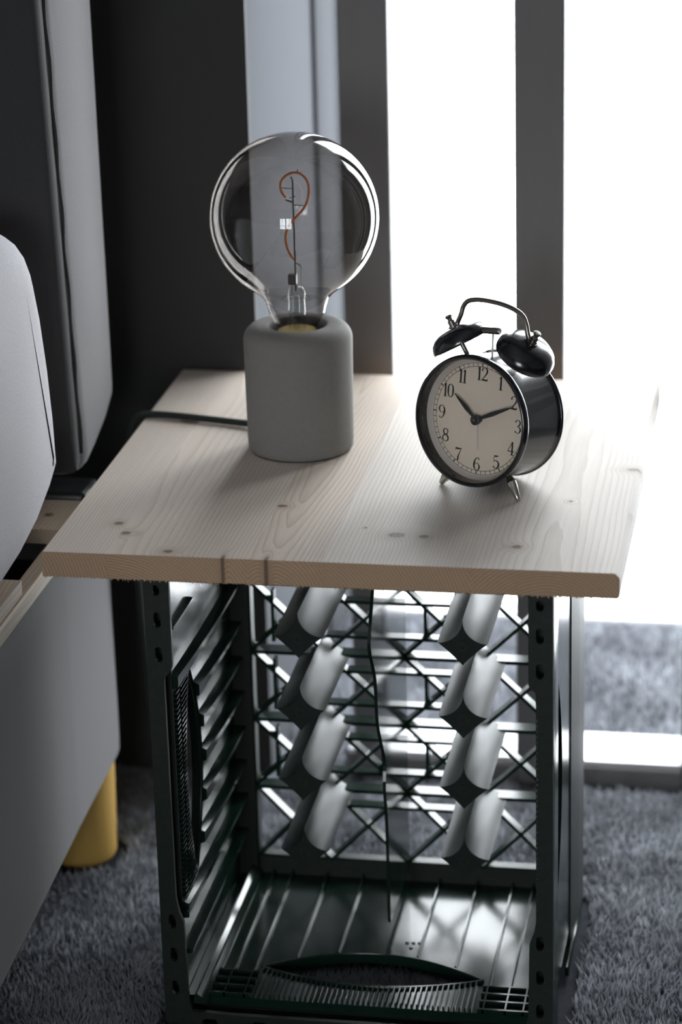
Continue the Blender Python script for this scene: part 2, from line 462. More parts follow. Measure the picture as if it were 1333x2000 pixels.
# ------------------------------------------------------------------ bed with headboard, slats and leg
bed = root('bed', 'grey upholstered bed with tall headboard, pine slats and yellow round leg', 'bed', (-500, 0, FLOOR))
def rounded_slab(prof, x_face, x_deep, rings):
    """profile in the y-z plane extruded along -x; rings = [(dx, inset)] round the visible face"""
    P = np.array(prof, float); n = len(P)
    nrm = []
    for i in range(n):
        t = P[(i + 1) % n] - P[i - 1]; t /= np.linalg.norm(t); nrm.append((-t[1], t[0]))
    nrm = np.array(nrm)
    area = sum(P[i][0] * P[(i + 1) % n][1] - P[(i + 1) % n][0] * P[i][1] for i in range(n))
    if area < 0: nrm = -nrm
    v = []; f = []; loops = []
    for dx, ins in rings + [(x_face - x_deep, 0.0)]:
        Q = P + nrm * ins; loops.append(len(v)); v += [(x_face - dx, a, c) for a, c in Q]
    f.append(tuple(range(n)))
    for a, c in zip(loops[:-1], loops[1:]):
        for i in range(n): j = (i + 1) % n; f.append((a + i, a + j, c + j, c + i))
    f.append(tuple(range(loops[-1], loops[-1] + n)))
    return v, f
def dense(poly, n=6): return [tuple(p) for p in catmull(poly, n, True)]

# side panel: far end rounded, lower edge sagging towards the viewer
prof = [(-1500, -64), (-600, -64), (150, -64), (270, -65), (285, -70), (291, -88), (292, -160), (293, -262), (290, -282), (279, -290), (165, -296), (30, -307), (-120, -318), (-600, -324), (-1500, -324)]
link('side_panel', *rounded_slab(prof, -30, -45, [(0, 12), (2, 7), (6, 3), (13, .6)]), M_grey, parent=bed, smooth=60)
link('end_panel', *rbox(-1500, -62, 240, 290, -288, -64, 8), M_grey, parent=bed, smooth=50)
# headboard: leans, rounded front edge with a piped seam, cut-away lower corner
hb = [(318, 1000), (323, 335), (327, 60), (327, 22), (321, 6), (300, -6), (262, -18), (235, -24), (221, -22), (214, -8), (210, 30), (204, 100), (184, 348), (152, 1000)]
o = link('headboard', *rounded_slab(hb, -28, -1600, [(0, 16), (2.5, 9), (7, 4), (14, 1.0), (20, 0)]), M_grey, parent=bed, smooth=50)
def hfront(z): return 210 - (z - 30) * 0.0818
fp = [(hfront(z) + 8, z) for z in (1000, -8)] + [(hfront(-8) + 4, -14), (hfront(-8) - 6, -16), (hfront(-8) - 12, -8)] + [(hfront(z) - 14, z) for z in (40, 1000)]
link('front_panel', *rounded_slab(fp, -31, -1600, [(0, 3.0), (2, 1.2), (5, 0)]), M_charcoal, parent=bed, smooth=50)
pts = [(-30.5 + 0.5 * math.sin(z * .11), hfront(z) + 9 + .5 * math.sin(z * .07), z) for z in range(-4, 1000, 9)]
link('seam', *tube(pts, 1.5, 6), M_charcoal, parent=o, smooth=60)
link('gap_dark_sheet', *rbox(-1500, -46, -1500, 240, -106, -100, 1, 1), M_darkbar, parent=bed)  # black sheet added under the slats so the gaps between them read dark
link('crossbar', *rbox(-1500, -34, 236, 276, -62, -42, 4), M_darkbar, parent=bed, smooth=50)
for xx in (-90, -1200):
    link('bracket', *rbox(xx - 40, xx, 250, 300, -66, -12, 2, 1), M_darkbar, parent=bed)
link('slat_rail', *rbox(-47, -32.5, -1200, 234, -74, -58.4, 1.5, 1), M_plank, parent=bed, smooth=40)
def slat(y0, y1):
    xs = -35
    hole = [(xs - 18 + 4 * math.cos(a), (y0 + y1) / 2 + 4 * math.sin(a)) for a in np.linspace(0, 2 * math.pi, 14, endpoint=False)]
    v, f = plate([(xs, y0), (xs, y1), (-900, y1), (-900, y0)], [hole], -58, -46.6)
    o = link('slat', v, f, M_plank, parent=bed)
    c = MB(); c.add(*lathe([(0, 0), (3.9, 0), (3.9, 3), (0, 3)], 14, (xs - 18, (y0 + y1) / 2, -57)))
    tag(c.build('screw', M_darkbar, o), 'dark recessed screw')
for y0 in (166, -4, -174, -344): slat(y0, y0 + 66)
v, f = lathe([(0, 0), (24, 0), (27, 2), (29, 6), (30.5, 60), (31, 90), (0, 90)], 40, (-66, 276, FLOOR + 1))
tag(link('leg', v, f, M_bedleg, parent=bed, smooth=40), 'round yellow leg')
for (lx, ly) in ((-1400, 262), (-1400, -1400)):
    v, f = lathe([(0, 0), (24, 0), (27, 2), (29, 6), (30.5, 60), (31, 90), (0, 90)], 40, (lx, ly, FLOOR + 1))
    tag(link('leg', v, f, M_bedleg, parent=bed, smooth=40), 'round yellow leg')

mt_prof = [(-900, -46), (-300, -46), (10, -45), (60, -41), (108, -32), (148, -18), (166, -6), (174, 12), (172, 52), (165, 95), (154, 138), (141, 170), (124, 191), (100, 203), (64, 207), (-300, 207), (-900, 207)]
o = link('mattress', *rounded_slab(mt_prof, -26, -900, [(0, 44), (2, 31), (7, 18), (15, 8), (26, 2), (38, 0)]), M_mat, base=(-400, -300, -38), smooth=60)
tag(o, 'pale grey covered mattress lying on the slats of the bed', 'mattress')

# ------------------------------------------------------------------ bottle crate standing on its side
crate = root('bottle_crate', 'dark green plastic bottle crate standing on its side under the pine board', 'crate', (210, 120, -372))
CX, CZ = 210.0, -195.0
def slot(cx, cz, w, h, n=4):
    out = []
    r = w / 2
    for sx, sz, a0 in ((1, 1, 0), (-1, 1, 90), (-1, -1, 180), (1, -1, 270)):
        for k in range(n + 1):
            a = math.radians(a0 + 90 * k / n)
            out.append((cx + sx * 0 + r * math.cos(a), cz + sz * (h / 2 - r) + r * math.sin(a)))
    return out
# front rim: flat frame with slots, narrower and toothed along its middle
def teeth_v(x, z0, z1, n, d):
    out = []
    for k in range(n):
        za = z0 + (z1 - z0) * k / n; zb = z0 + (z1 - z0) * (k + .5) / n
        out += [(x, za), (x + d, zb)]
    return out
outer = [(69, -18.2), (67, -21), (67, -372), (69, -375), (348.5, -375), (350.5, -372), (350.5, -21), (348.5, -18.2)]
inner = [(333.5, -24), (333.5, -89), (335, -92.5), (338, -94.5), (339, -98)] + teeth_v(339, -113, -266, 38, .9) + [(339, -268), (337, -280), (334, -288), (333, -345), (330, -360)]
inner += [(300, -361), (118, -361), (88, -360), (85, -350), (84, -288), (81, -280), (79, -268), (78.5, -113), (78.5, -98), (81, -94), (83.5, -91), (85, -87), (85, -24)]
holes = [inner]
for zz in (-29, -53, -79, -287, -314, -341):
    for cx in (75.5, 341.5):
        if zz > -30: holes.append(slot(cx, zz - 2, 5.4, 8))
        else: holes.append(slot(cx, zz, 5.4, 11.5))
for k in range(7): holes.append([(q, p) for p, q in slot(-368, 100 + k * 37, 5, 11)])
v, f = plate(outer, holes, 0, 4)
v = [(s, 14.0 + h, t_) for s, t_, h in v]
rim = link('front_rim', v, f, M_rim, parent=crate)
bk = MB()  # the dark hollow web behind the slots
for x0, x1 in ((71, 80), (337, 346)): bk.box(x0, x1, 30, 31, -372, -24)
bk.box(75, 345, 30, 31, -373, -363); bk.build('rim_web', M_rim, crate)
fl = MB()
fl.add(*rbox(347, 350.5, 14.5, 52, -374, -19, 1.0, 2)); fl.build('rim_flange', M_crate, crate, smooth=40)
fl = MB(); fl.add(*rbox(67, 70.5, 14.5, 52, -374, -19, 1.0, 2)); fl.build('rim_flange', M_crate, crate, smooth=40)
fl = MB(); fl.add(*rbox(68, 350, 14.5, 48, -375, -372, 1.0, 2)); fl.build('rim_flange', M_crate, crate, smooth=40)
fl = MB(); fl.add(*rbox(68, 350, 14.5, 48, -21.5, -18.2, 1.0, 2)); fl.build('rim_flange', M_crate, crate, smooth=40)

# walls: local (s along wall, t = depth y, h outward-from-inside); mapped to the four sides
def map_left(s, t, h): return (79 - h, t, CZ + s)
def map_right(s, t, h): return (341 + h, t, CZ + s)
def map_bottom(s, t, h): return (CX + s, t, -356 - h)
def map_top(s, t, h): return (CX + s, t + 8, -27 + h)
LENS = 83
def arc(t_end, t_apex, n=18):
    """points of a flat arc from -LENS to LENS"""
    return [(-LENS + 2 * LENS * k / n, t_end + (t_apex - t_end) * (1 - (2 * k / n - 1) ** 2)) for k in range(n + 1)]
def wall(name, mp, half, th, handle=True):
    if handle:
        fr = arc(76, 57); bkk = arc(76, 106)
        hole = fr[:-1] + bkk[::-1][:-1]
        v, f = plate([(-half, 31.2), (half, 31.2), (half, 240), (-half, 240)], [hole], 0, th)
    else:
        v, f = plate([(-half, 31.2), (half, 31.2), (half, 240), (-half, 240)], [], 0, th)
    return link(name, [mp(*p) for p in v], f, M_crate, parent=crate)
wl_ = wall('side_wall', map_left, 160, 6.0)
wr_ = wall('side_wall', map_right, 160, 7.0)
wb_ = wall('bottom_wall', map_bottom, 131, 7.0)
wt_ = wall('top_wall', map_top, 131, 7.0, False)
def rim_lens(mp, parent):
    for ap, e in ((57, 76), (106, 76)):
        pts = [mp(s, t, -1.0) for s, t in arc(e, ap, 26)]
        link('handle_edge', *tube(pts, 1.5, 6), M_crate, parent=parent, smooth=60)
for mp, par in ((map_left, wl_), (map_bottom, wb_), (map_right, wr_)): rim_lens(mp, par)
def comb(mp, parent, strips):
    mb = MB()
    for t0, t1f in strips:
        s = -LENS + 2
        while s < LENS - 1:
            te = t1f(s)
            if te - t0 > 3:
                v = []
                for ds in (-.8, .8):
                    v += [mp(s + ds, t0, -.2), mp(s + ds, te, -.2), mp(s + ds * .6, te - .6, -3.4), mp(s + ds * .6, t0 + .6, -3.4)]
                mb.add(v, [(0, 1, 2, 3), (4, 5, 6, 7), (0, 1, 5, 4), (1, 2, 6, 5), (2, 3, 7, 6), (3, 0, 4, 7)])
            s += 3.9
    tag(mb.build('grip_comb', M_crate, parent), kind='stuff')
front_arc = lambda s: 76 + (57 - 76) * (1 - (s / LENS) ** 2) - 2.5
comb(map_left, wl_, [(31.5, lambda s: 42), (45, front_arc)])
comb(map_bottom, wb_, [(31.5, front_arc)])
# ribs on the inside of walls, flared where they leave the handle's arch
def back_arc(s): return 76 + 30 * (1 - (s / LENS) ** 2) if abs(s) < LENS else 30
def rib(mp, parent, s, t0, t1, w0, w1, h0, h1, name='rib'):
    v = []; n = 8
    for k in range(n + 1):
        q = k / n; e = (1 - q) ** 2.2
        w = w1 + (w0 - w1) * e; h = h1 + (h0 - h1) * e; t = t0 + (t1 - t0) * q
        v += [mp(s - w / 2, t, 0), mp(s - w * .32, t, -h), mp(s + w * .32, t, -h), mp(s + w / 2, t, 0)]
    f = []
    for k in range(n):
        a = 4 * k
        for i in range(3): f.append((a + i, a + i + 1, a + 5 + i, a + 4 + i))
    f += [(0, 1, 2, 3), (4 * n, 4 * n + 1, 4 * n + 2, 4 * n + 3)]
    return link(name, v, f, M_crate, parent=parent, smooth=30)
for s in (88, 55, 26, -3, -33, -62, -91):
    rib(map_left, wl_, s, back_arc(s) + 2, 226, 13, 3.2, 5, 9)
rib(map_left, wl_, 128, 34, 92, 3, 2.5, 3, 4)
rib(map_left, wl_, -122, 26, 226, 5, 5, 8, 8)
rib(map_left, wl_, -92, 24, 60, 5, 5, 7, 7)
for s in (-103, -88, -60, -31, 30, 60, 88, 104, 117, -117):
    rib(map_bottom, wb_, s, max(32, back_arc(s) + 2), 228, 2.0, 1.7, 3, 4)
for t in (33, 45, 56, 67):
    for a, c in ((-124, -LENS - 1), (LENS + 1, 124)):
        mb = MB(); v = [map_bottom(a, t - 1, 0), map_bottom(c, t - 1, 0), map_bottom(c, t + 1, 0), map_bottom(a, t + 1, 0), map_bottom(a, t - 1, -3), map_bottom(c, t - 1, -3), map_bottom(c, t + 1, -3), map_bottom(a, t + 1, -3)]
        mb.add(v, [(0, 1, 2, 3), (4, 5, 6, 7), (0, 1, 5, 4), (1, 2, 6, 5), (2, 3, 7, 6), (3, 0, 4, 7)])
        mb.build('cross_rib', M_crate, wb_)
mb = MB(); mb.add(*extrude_poly([(87, -356), (88.5, -348.2), (90, -347.8), (93, -350.2), (94.5, -350.4), (97.5, -354.6), (97.5, -356)], 'y', 19, 228)); mb.build('corner_ridge', M_gloss, wb_, smooth=25)
# small raised mark of four studs moulded into the panel
mb = MB()
for x, y in ((228.5, 128), (233.3, 128.4), (238, 128.8), (232.6, 120.5)): mb.add(*lathe([(0, 1.0), (1.2, .8), (1.7, 0), (0, 0)], 10, (x, y, -356)))
mb.build('moulded_mark', M_rim, wb_)
# outer corner column on the right wall, its near flank turned towards the room
v = [(349, 165), (350.2, 182), (351.5, 205), (352, 240), (347, 240), (346, 165)]
link('corner_column', *extrude_poly([(a, b_) for a, b_ in v], 'z', -371, -19), M_rim, parent=crate)
for x0, x1 in ((74, 95), (334, 349)):
    mb = MB(); mb.add(*rbox(x0, x1, 226, 241, -370, -20, 1.5, 1)); mb.build('corner_column', M_rim, crate, smooth=40)
mb = MB(); mb.add(*rbox(74, 349, 229, 241, -371, -340, 1.5, 1)); mb.build('back_band', M_rim, crate, smooth=40)
mb = MB(); mb.add(*rbox(74, 349, 226, 241, -46, -20, 1.5, 1)); mb.build('back_band', M_rim, crate, smooth=40)
mb = MB(); mb.add(*rbox(349, 352, 120, 240, -372, -364, 1, 1)); mb.build('foot_strip', M_crate, crate, smooth=40)

# lattice floor of the crate (now its back)
def bar(p, q, w, y0, y1, name='lattice_bar'):
    p = np.array(p, float); q = np.array(q, float); d = q - p; d /= np.linalg.norm(d); n = np.array([-d[1], d[0]]) * w / 2
    v = [(a[0], y, a[1]) for y in (y0, y1) for a in (p + n, q + n, q - n, p - n)]
    return link(name, v, [(0, 1, 2, 3), (4, 5, 6, 7), (0, 1, 5, 4), (1, 2, 6, 5), (2, 3, 7, 6), (3, 0, 4, 7)], M_crate, parent=crate)
colx = [94, 153, 213.5, 274, 334]; rowz = [-341, -279, -221, -164, -106, -52]
for i in range(4):
    for j in range(5):
        x0, x1, z0, z1 = colx[i], colx[i + 1], rowz[j], rowz[j + 1]
        bar((x0, z0), (x1, z1), 2.6, 228, 238.5); bar((x0, z1), (x1, z0), 2.6, 228.3, 238.2)
for zn in rowz[1:5]:
    bar((94, zn), (334, zn), 2.8, 226, 239.5)
    for dz in (14.5, -14.5):
        bar((153, zn + dz), (213.5, zn + dz), 2.4, 229, 239); bar((213.5, zn + dz), (274, zn + dz), 2.4, 229, 239)
    for xx, l in ((231, 1), (196, 1), (112, 0)):
        if l: bar((xx, zn + 14.5), (xx, min(zn + 43, -53)), 2.4, 229, 238)
        else: bar((xx, zn + 8), (xx, min(zn + 50, -53)), 2.4, 229, 238)
# posts between the bottles: concave four-cornered prisms ending in a flat lozenge
def post(cx, cz):
    R = 18.5; sec = []
    crn = [(R, 0), (0, R), (-R, 0), (0, -R * .95)]
    ctl = [(4.6, 5.2), (-4.6, 5.2), (-8.2, -8.0), (8.2, -8.0)]
    for a in range(4):
        p, c, q = crn[a], ctl[a], crn[(a + 1) % 4]
        for k in range(10):
            t = k / 10
            if a < 2:  # the hollow side that held a bottle: a true circular arc
                an = math.radians(90 * t) if a == 0 else math.radians(90 * (1 - t))
                sx = 1 if a == 0 else -1
                sec.append((sx * R * (1 - math.sin(an)), R * (1 - math.cos(an))))
            else: sec.append(((1 - t) ** 2 * p[0] + 2 * t * (1 - t) * c[0] + t * t * q[0], (1 - t) ** 2 * p[1] + 2 * t * (1 - t) * c[1] + t * t * q[1]))
    n = len(sec); v = []; f = []
    for y, s in ((122, .97), (124, 1.0), (180, 1.02), (236, 1.05)):
        v += [(cx + a * s, y, cz + b_ * s) for a, b_ in sec]
    for k in range(3):
        for i in range(n): j = (i + 1) % n; f.append((k * n + i, k * n + j, (k + 1) * n + j, (k + 1) * n + i))
    f += [tuple(range(n)), tuple(range(3 * n, 4 * n))]
    o = link('bottle_post', v, f, M_post, parent=crate, smooth=35)
    rv, rf = lathe([(2.4, 0), (4.0, 0), (4.0, 1.2), (2.4, 1.2)], 16, (0, 0, 0), True)
    link('ring', [(cx + a, 121.4 + c, cz + b_ - 1.5) for a, b_, c in rv], rf, M_rim, parent=o)
for cx in (153, 274):
    for cz in (-106, -164, -221, -279): post(cx, cz)
# centre partition with a scalloped front edge
edge = [(100, -36), (96, -56), (80, -82), (77, -96), (97, -126), (103, -162), (118, -186), (132, -208), (129, -227), (135, -255), (137, -279), (139, -345)]
pp = [(p[0], p[1]) for p in catmull(edge, 5)]
poly = pp + [(236, -345), (236, -36)]
link('partition', *extrude_poly(poly, 'x', 212.2, 214.6), M_gloss, parent=crate)

# ------------------------------------------------------------------ pine board: five glued staves
board = root('pine_board', 'pale pine board with knots lying on the dark green crate', 'tabletop', (0, 0, -18))
LT = (0.565, 0.505, 0.455); DK = (0.40, 0.32, 0.25)
ELT = (0.47, 0.325, 0.215); EDK = (0.24, 0.145, 0.08)
staves = [(0, 45.3, -60, -40, .006, 5, [(39.6, 60.7, 3.2, 3.0), (39.2, 296, 9, 6)]),
          (45.3, 144, 40, -75, .006, 9, [(49.4, 41.8, 3.2, 2.8), (87.1, 9.3, 3.2, 2.6), (127, 1, 1.6, 7)]),
          (144, 195, 160, -30, -.05, 14, [(147.5, 108, 3.6, 2.4), (157, 1, 1.8, 8)]),
          (195, 296, 150, -60, .008, 8, [(237.8, 57.6, 5.5, 4.2), (256.9, 56.5, 3.2, 3.0), (214, 70, 1.0, 1.0)]),
          (296, 396, 345, -48, .008, 7, [(322.8, 43.3, 3.4, 3.0), (390, 212, 5, 3), (350.5, 139, 1.4, 1.6)])]
for i, (x0, x1, px, pz, sl, wob, kn) in enumerate(staves):
    kn = [(k[0], k[1], k[2] * 1.3, k[3] * 1.45) if k[1] > 9 else k for k in kn]
    lt = tuple(c * k for c, k in zip(LT, [(1.12, 1.09, 1.06), (1.1, 1.06, 1.02), (1.04, .98, .92), (1.1, 1.1, 1.09), (1.09, 1.09, 1.09)][i]))
    mt_ = pine('pine_face_%d' % i, px, pz + 18, sl, wob, i + 2, 2.3, lt, DK, .58 if i != 2 else 1.0, kn)
    me_ = pine('pine_end_%d' % i, px, pz + 18, sl, wob, i + 2, 2.3, ELT, EDK, .8, [k for k in kn if k[1] < 5], True, .8)
    c0 = 3.2 if i == 4 else (1.2 if i == 0 else 0)
    L0 = c0 if i == 0 else 0.0; R0 = c0 if i == 4 else 0.0
    prof = [(x0 + .03, -18), (x1 - .03 if i < 4 else x1 - 1.5, -18)]
    if i == 4: prof += [(x1, -16.5), (x1, -R0), (x1 - R0, 0)]
    else: prof += [(x1 - .03, 0)]
    if i == 0: prof += [(x0 + L0, 0), (x0, -L0)]
    else: prof += [(x0 + .03, 0)]
    v, f = extrude_poly(prof, 'y', 0, 430)
    # smooth ease along the near top edge is a saw cut: left crisp
    fm = [1, 1] + [0] * (len(f) - 2)
    link('stave', v, f, None, parent=board, mats=[mt_, me_], fmat=fm)
sp = MB()
M_spl = simple('torn_fibre', (0.42, 0.30, 0.2), .8, var=.3, scale=800)
for k in range(420):
    x = rnd.uniform(1, 394); l = abs(rnd.gauss(0, .75)) + .25; w = rnd.uniform(.25, .8)
    if rnd.random() < .06: l += rnd.uniform(1, 2.2)
    y = rnd.uniform(-.1, 1.5); dx = rnd.uniform(-1.2, 1.2) * l * .5; dy = rnd.uniform(-.8, .3)
    sp.add([(x - w, y, -17.7), (x + w, y, -17.7), (x, y + .8, -17.7), (x + dx, y + dy, -18 - l)], [(0, 1, 3), (1, 2, 3), (2, 0, 3), (0, 1, 2)])
tag(sp.build('splinters', M_spl, board), kind='stuff')

# ------------------------------------------------------------------ lamp: concrete base, globe bulb, cord
LX, LY = 136.5, 240.0
lamp = root('table_lamp', 'grey concrete table lamp with a large smoked globe bulb on the pine board', 'lamp', (LX, LY, 0.2))
prof = [(0, .6), (36, .6), (38.6, 1.2), (39.6, 2.6), (40, 6)]
prof += [(40.9, 86.0)]
for k in range(1, 9):
    a = math.radians(90 * k / 8); prof.append((40.9 - 11 + 11 * math.cos(a), 86.0 + 11 * math.sin(a)))
prof += [(23.5, 97), (22.0, 96.4), (21.2, 95), (21, 93), (21, 60), (0, 60)]
tag(link('lamp_base', *lathe(prof, 72, (LX, LY, 0)), M_concrete, parent=lamp, smooth=40), 'matt grey concrete cylinder')
link('base_pad', *lathe([(0, 0.2), (38, 0.2), (38, .7), (0, .7)], 48, (LX, LY, 0)), M_socket, parent=lamp)
link('socket', *lathe([(0, 61), (17, 61), (17, 82), (15.2, 83), (15.2, 70), (0, 70)], 36, (LX, LY, 0)), M_socket, parent=lamp, smooth=40)
bulb_prof = []
BZ, BR = 178.3, 62.4
a1 = math.asin((126.5 - BZ) / BR)
for k in range(41):
    a = math.pi / 2 + (a1 - math.pi / 2) * k / 40
    bulb_prof.append((max(0, BR * math.cos(a)), BZ + BR * math.sin(a)))
neck = catmull([(34.6, 126.3), (28.6, 121.8), (24.6, 117.2), (22.4, 112), (20.8, 106), (18.8, 102), (16.0, 96.5), (14.6, 92)], 4)
bulb_prof += [tuple(p) for p in neck[1:]]
bulb = link('bulb', *lathe(bulb_prof, 96, (LX, LY, 0)), M_bulb, parent=lamp, smooth=80)
tag(bulb, 'large smoked clear glass globe')
cap = [(0, 71), (10, 71)]
for k in range(5): cap += [(13.2, 72.5 + 2.8 * k), (12.2, 73.9 + 2.8 * k)]
cap += [(14.4, 88), (14.9, 91.4), (14.2, 92.4), (0, 92.4)]
tag(link('bulb_cap', *lathe(cap, 40, (LX, LY, 0)), M_brass, parent=bulb, smooth=30), 'brass screw cap')
link('glass_stem', *lathe([(6.6, 92.5), (6.2, 112), (6.0, 116), (6.6, 119), (6.4, 122), (5, 124.6), (2.4, 125.6), (0, 125.8)], 28, (LX, LY, 0)), M_stemglass, parent=bulb, smooth=60)
link('glass_tube', *lathe([(2.6, 92.5), (2.5, 118), (0, 119)], 16, (LX - .5, LY, 0)), M_stemglass, parent=bulb, smooth=60)
w = MB()
w.add(*tube([(LX - .3, LY, 122), (LX - .2, LY, 140), (LX - .3, LY, 206), (LX - 1.5, LY, 208.4)], .75, 8))
w.add(*tube([(LX - .3, LY, 199.5), (LX - 5.5, LY, 199.8), (LX - 10, LY + .5, 200.2)], .38, 6))
w.add(*tube([(LX - .3, LY, 187.4), (LX + 4, LY, 187.2), (LX + 8.8, LY - 1, 187.0)], .38, 6))
w.add(*tube([(LX - 6, LY, 191.4), (LX - 3, LY, 190.2), (LX - .3, LY, 189.4)], .8, 6))
w.add(*tube([(LX - 3, LY, 192.4), (LX + .6, LY - 1, 193.6), (LX + 2.2, LY - 1, 194.6)], .35, 6))
w.add(*tube([(LX - .2, LY - 1.4, 143.8), (LX + 1.8, LY, 142.8), (LX + 4.0, LY, 141)], .5, 6))
w.add(*tube([(LX + 4, LY, 141), (LX + 3.8, LY, 122)], .3, 6))
w.add(*tube([(LX - 3.2, LY, 128), (LX - 3.0, LY, 119)], .35, 6))
w.add(*tube([(LX + 3.5, LY, 212.2), (LX + 4, LY, 214.4)], .5, 6))
w.build('support_wire', M_wire, bulb, smooth=60)
link('driver_block', *rbox(LX - 5.6, LX + .6, LY - 3, LY + 3, 127.2, 135, .5, 1), M_wire, parent=bulb, smooth=40)
filp = [(131.2, 193.2), (128.2, 196.6), (126.9, 200.4), (127.4, 204.4), (130.2, 208.2), (135.4, 211.2), (141.2, 211.7), (146.3, 208.6), (149.0, 202.4), (148.3, 193.6), (145.7, 187.4), (140.9, 181.4), (135.2, 175.2), (131.4, 169.2), (129.6, 162.4), (130.3, 155.0), (132.9, 149.0), (136.6, 144.6)]
pts = catmull([(x, LY - 2.0 + 3.2 * math.sin(i * .5), z) for i, (x, z) in enumerate(filp)], 6)
tag(link('filament', *tube(pts, 0.98, 8), M_fil, parent=bulb, smooth=60), 'curled orange filament')
cp = catmull([(LX - 37, LY + 34, 42 - 36), (LX - 42, LY + 38, 5), (85, 283, 3.3), (55, 291, 3.1), (25, 298, 3.0), (6, 300, 2.9), (-4, 298, 1.5), (-9, 296, -6), (-12, 294, -22), (-13, 296, -70), (-13, 310, -190), (-12, 330, -320), (-14, 345, -366)], 8)
cp[0] = np.array([LX - 30, LY + 26, 5.5])
link('cord', *tube(cp, 2.7, 10), M_cable, parent=lamp, smooth=60)

# ------------------------------------------------------------------ twin-bell alarm clock
Ee = np.array([.8862, -.4632, 0.0]); B0 = np.array([.4632, .8862, 0.0]); Zz = np.array([0, 0, 1.0]); TAU = math.radians(7)
Bb = math.cos(TAU) * B0 - math.sin(TAU) * Zz; Uu = math.cos(TAU) * Zz + math.sin(TAU) * B0
CC = np.array([277.0, 152.4, 53.0])
def L(p): return tuple(CC + Ee * p[0] + Uu * p[1] + Bb * p[2])
def LV(vs): return [L(p) for p in vs]
clock = root('alarm_clock', 'black twin-bell alarm clock with beige dial on the pine board, right of the lamp', 'clock', (285, 165, 0))
def cl(name, v, f, mat, parent=None, smooth=45): return link(name, LV(v), f, mat, parent=parent or clock, smooth=smooth)
def axis_lathe(prof, n=64): return lathe([(r, h) for r, h in prof], n)  # axis = local back direction
cl('case', *axis_lathe([(0, 52), (44, 52), (45.8, 51.5), (46.3, 50), (46.3, 48), (45.6, 46.5), (45.4, 44), (45.4, 8), (45.4, 6), (45.0, 6), (45.0, 13.4), (0, 13.4)], 96), M_black)
rb = [(45.6 + 1.6 * math.cos(a), 49.5 + 1.7 * math.sin(a)) for a in np.linspace(0, 2 * math.pi, 12, endpoint=False)]
cl('rear_rim', *lathe(rb, 96, close=True), M_black)
bz = [(45.4, 6.2), (46.9, 5.4), (47.8, 3.6), (48, 1.5), (47.5, -.6), (46.6, -1.6), (45.6, -1.7), (44.7, -.9), (44.2, .6), (44.1, 8.8), (45, 9)]
cl('bezel', *lathe(bz, 96, close=True), M_black)
cl('inner_lip', *axis_lathe([(44.3, 8.6), (43.6, 9.4), (42.2, 11.2), (41.2, 11.95)], 96), M_lip)
dial = cl('dial', *axis_lathe([(0, 12), (44.6, 12), (44.6, 12.8), (0, 12.8)], 96), M_dial)
cl('crystal', *axis_lathe([(0, 2.6), (44.0, 2.6)], 64), M_crystal)
# printed minute track and numerals, thin raised ink
def ring2d(r0, r1, h, n=120):
    v = []; f = []
    for i in range(n):
        a = 2 * math.pi * i / n
        v += [(r0 * math.cos(a), r0 * math.sin(a), h), (r1 * math.cos(a), r1 * math.sin(a), h)]
    for i in range(n): j = (i + 1) % n; f.append((2 * i, 2 * i + 1, 2 * j + 1, 2 * j))
    return v, f
tr = MB()
tr.add(*ring2d(40.35, 40.7, 11.9)); tr.add(*ring2d(37.7, 38.05, 11.9))
for k in range(60):
    a = 2 * math.pi * k / 60; hw = .42 if k % 5 == 0 else .2
    c, s = math.cos(a), math.sin(a)
    tr.add([(37.9 * c - hw * s, 37.9 * s + hw * c, 11.88), (40.5 * c - hw * s, 40.5 * s + hw * c, 11.88), (40.5 * c + hw * s, 40.5 * s - hw * c, 11.88), (37.9 * c + hw * s, 37.9 * s - hw * c, 11.88)], [(0, 1, 2, 3)])
cl('minute_track', tr.v, tr.f, M_ink, dial, smooth=None)
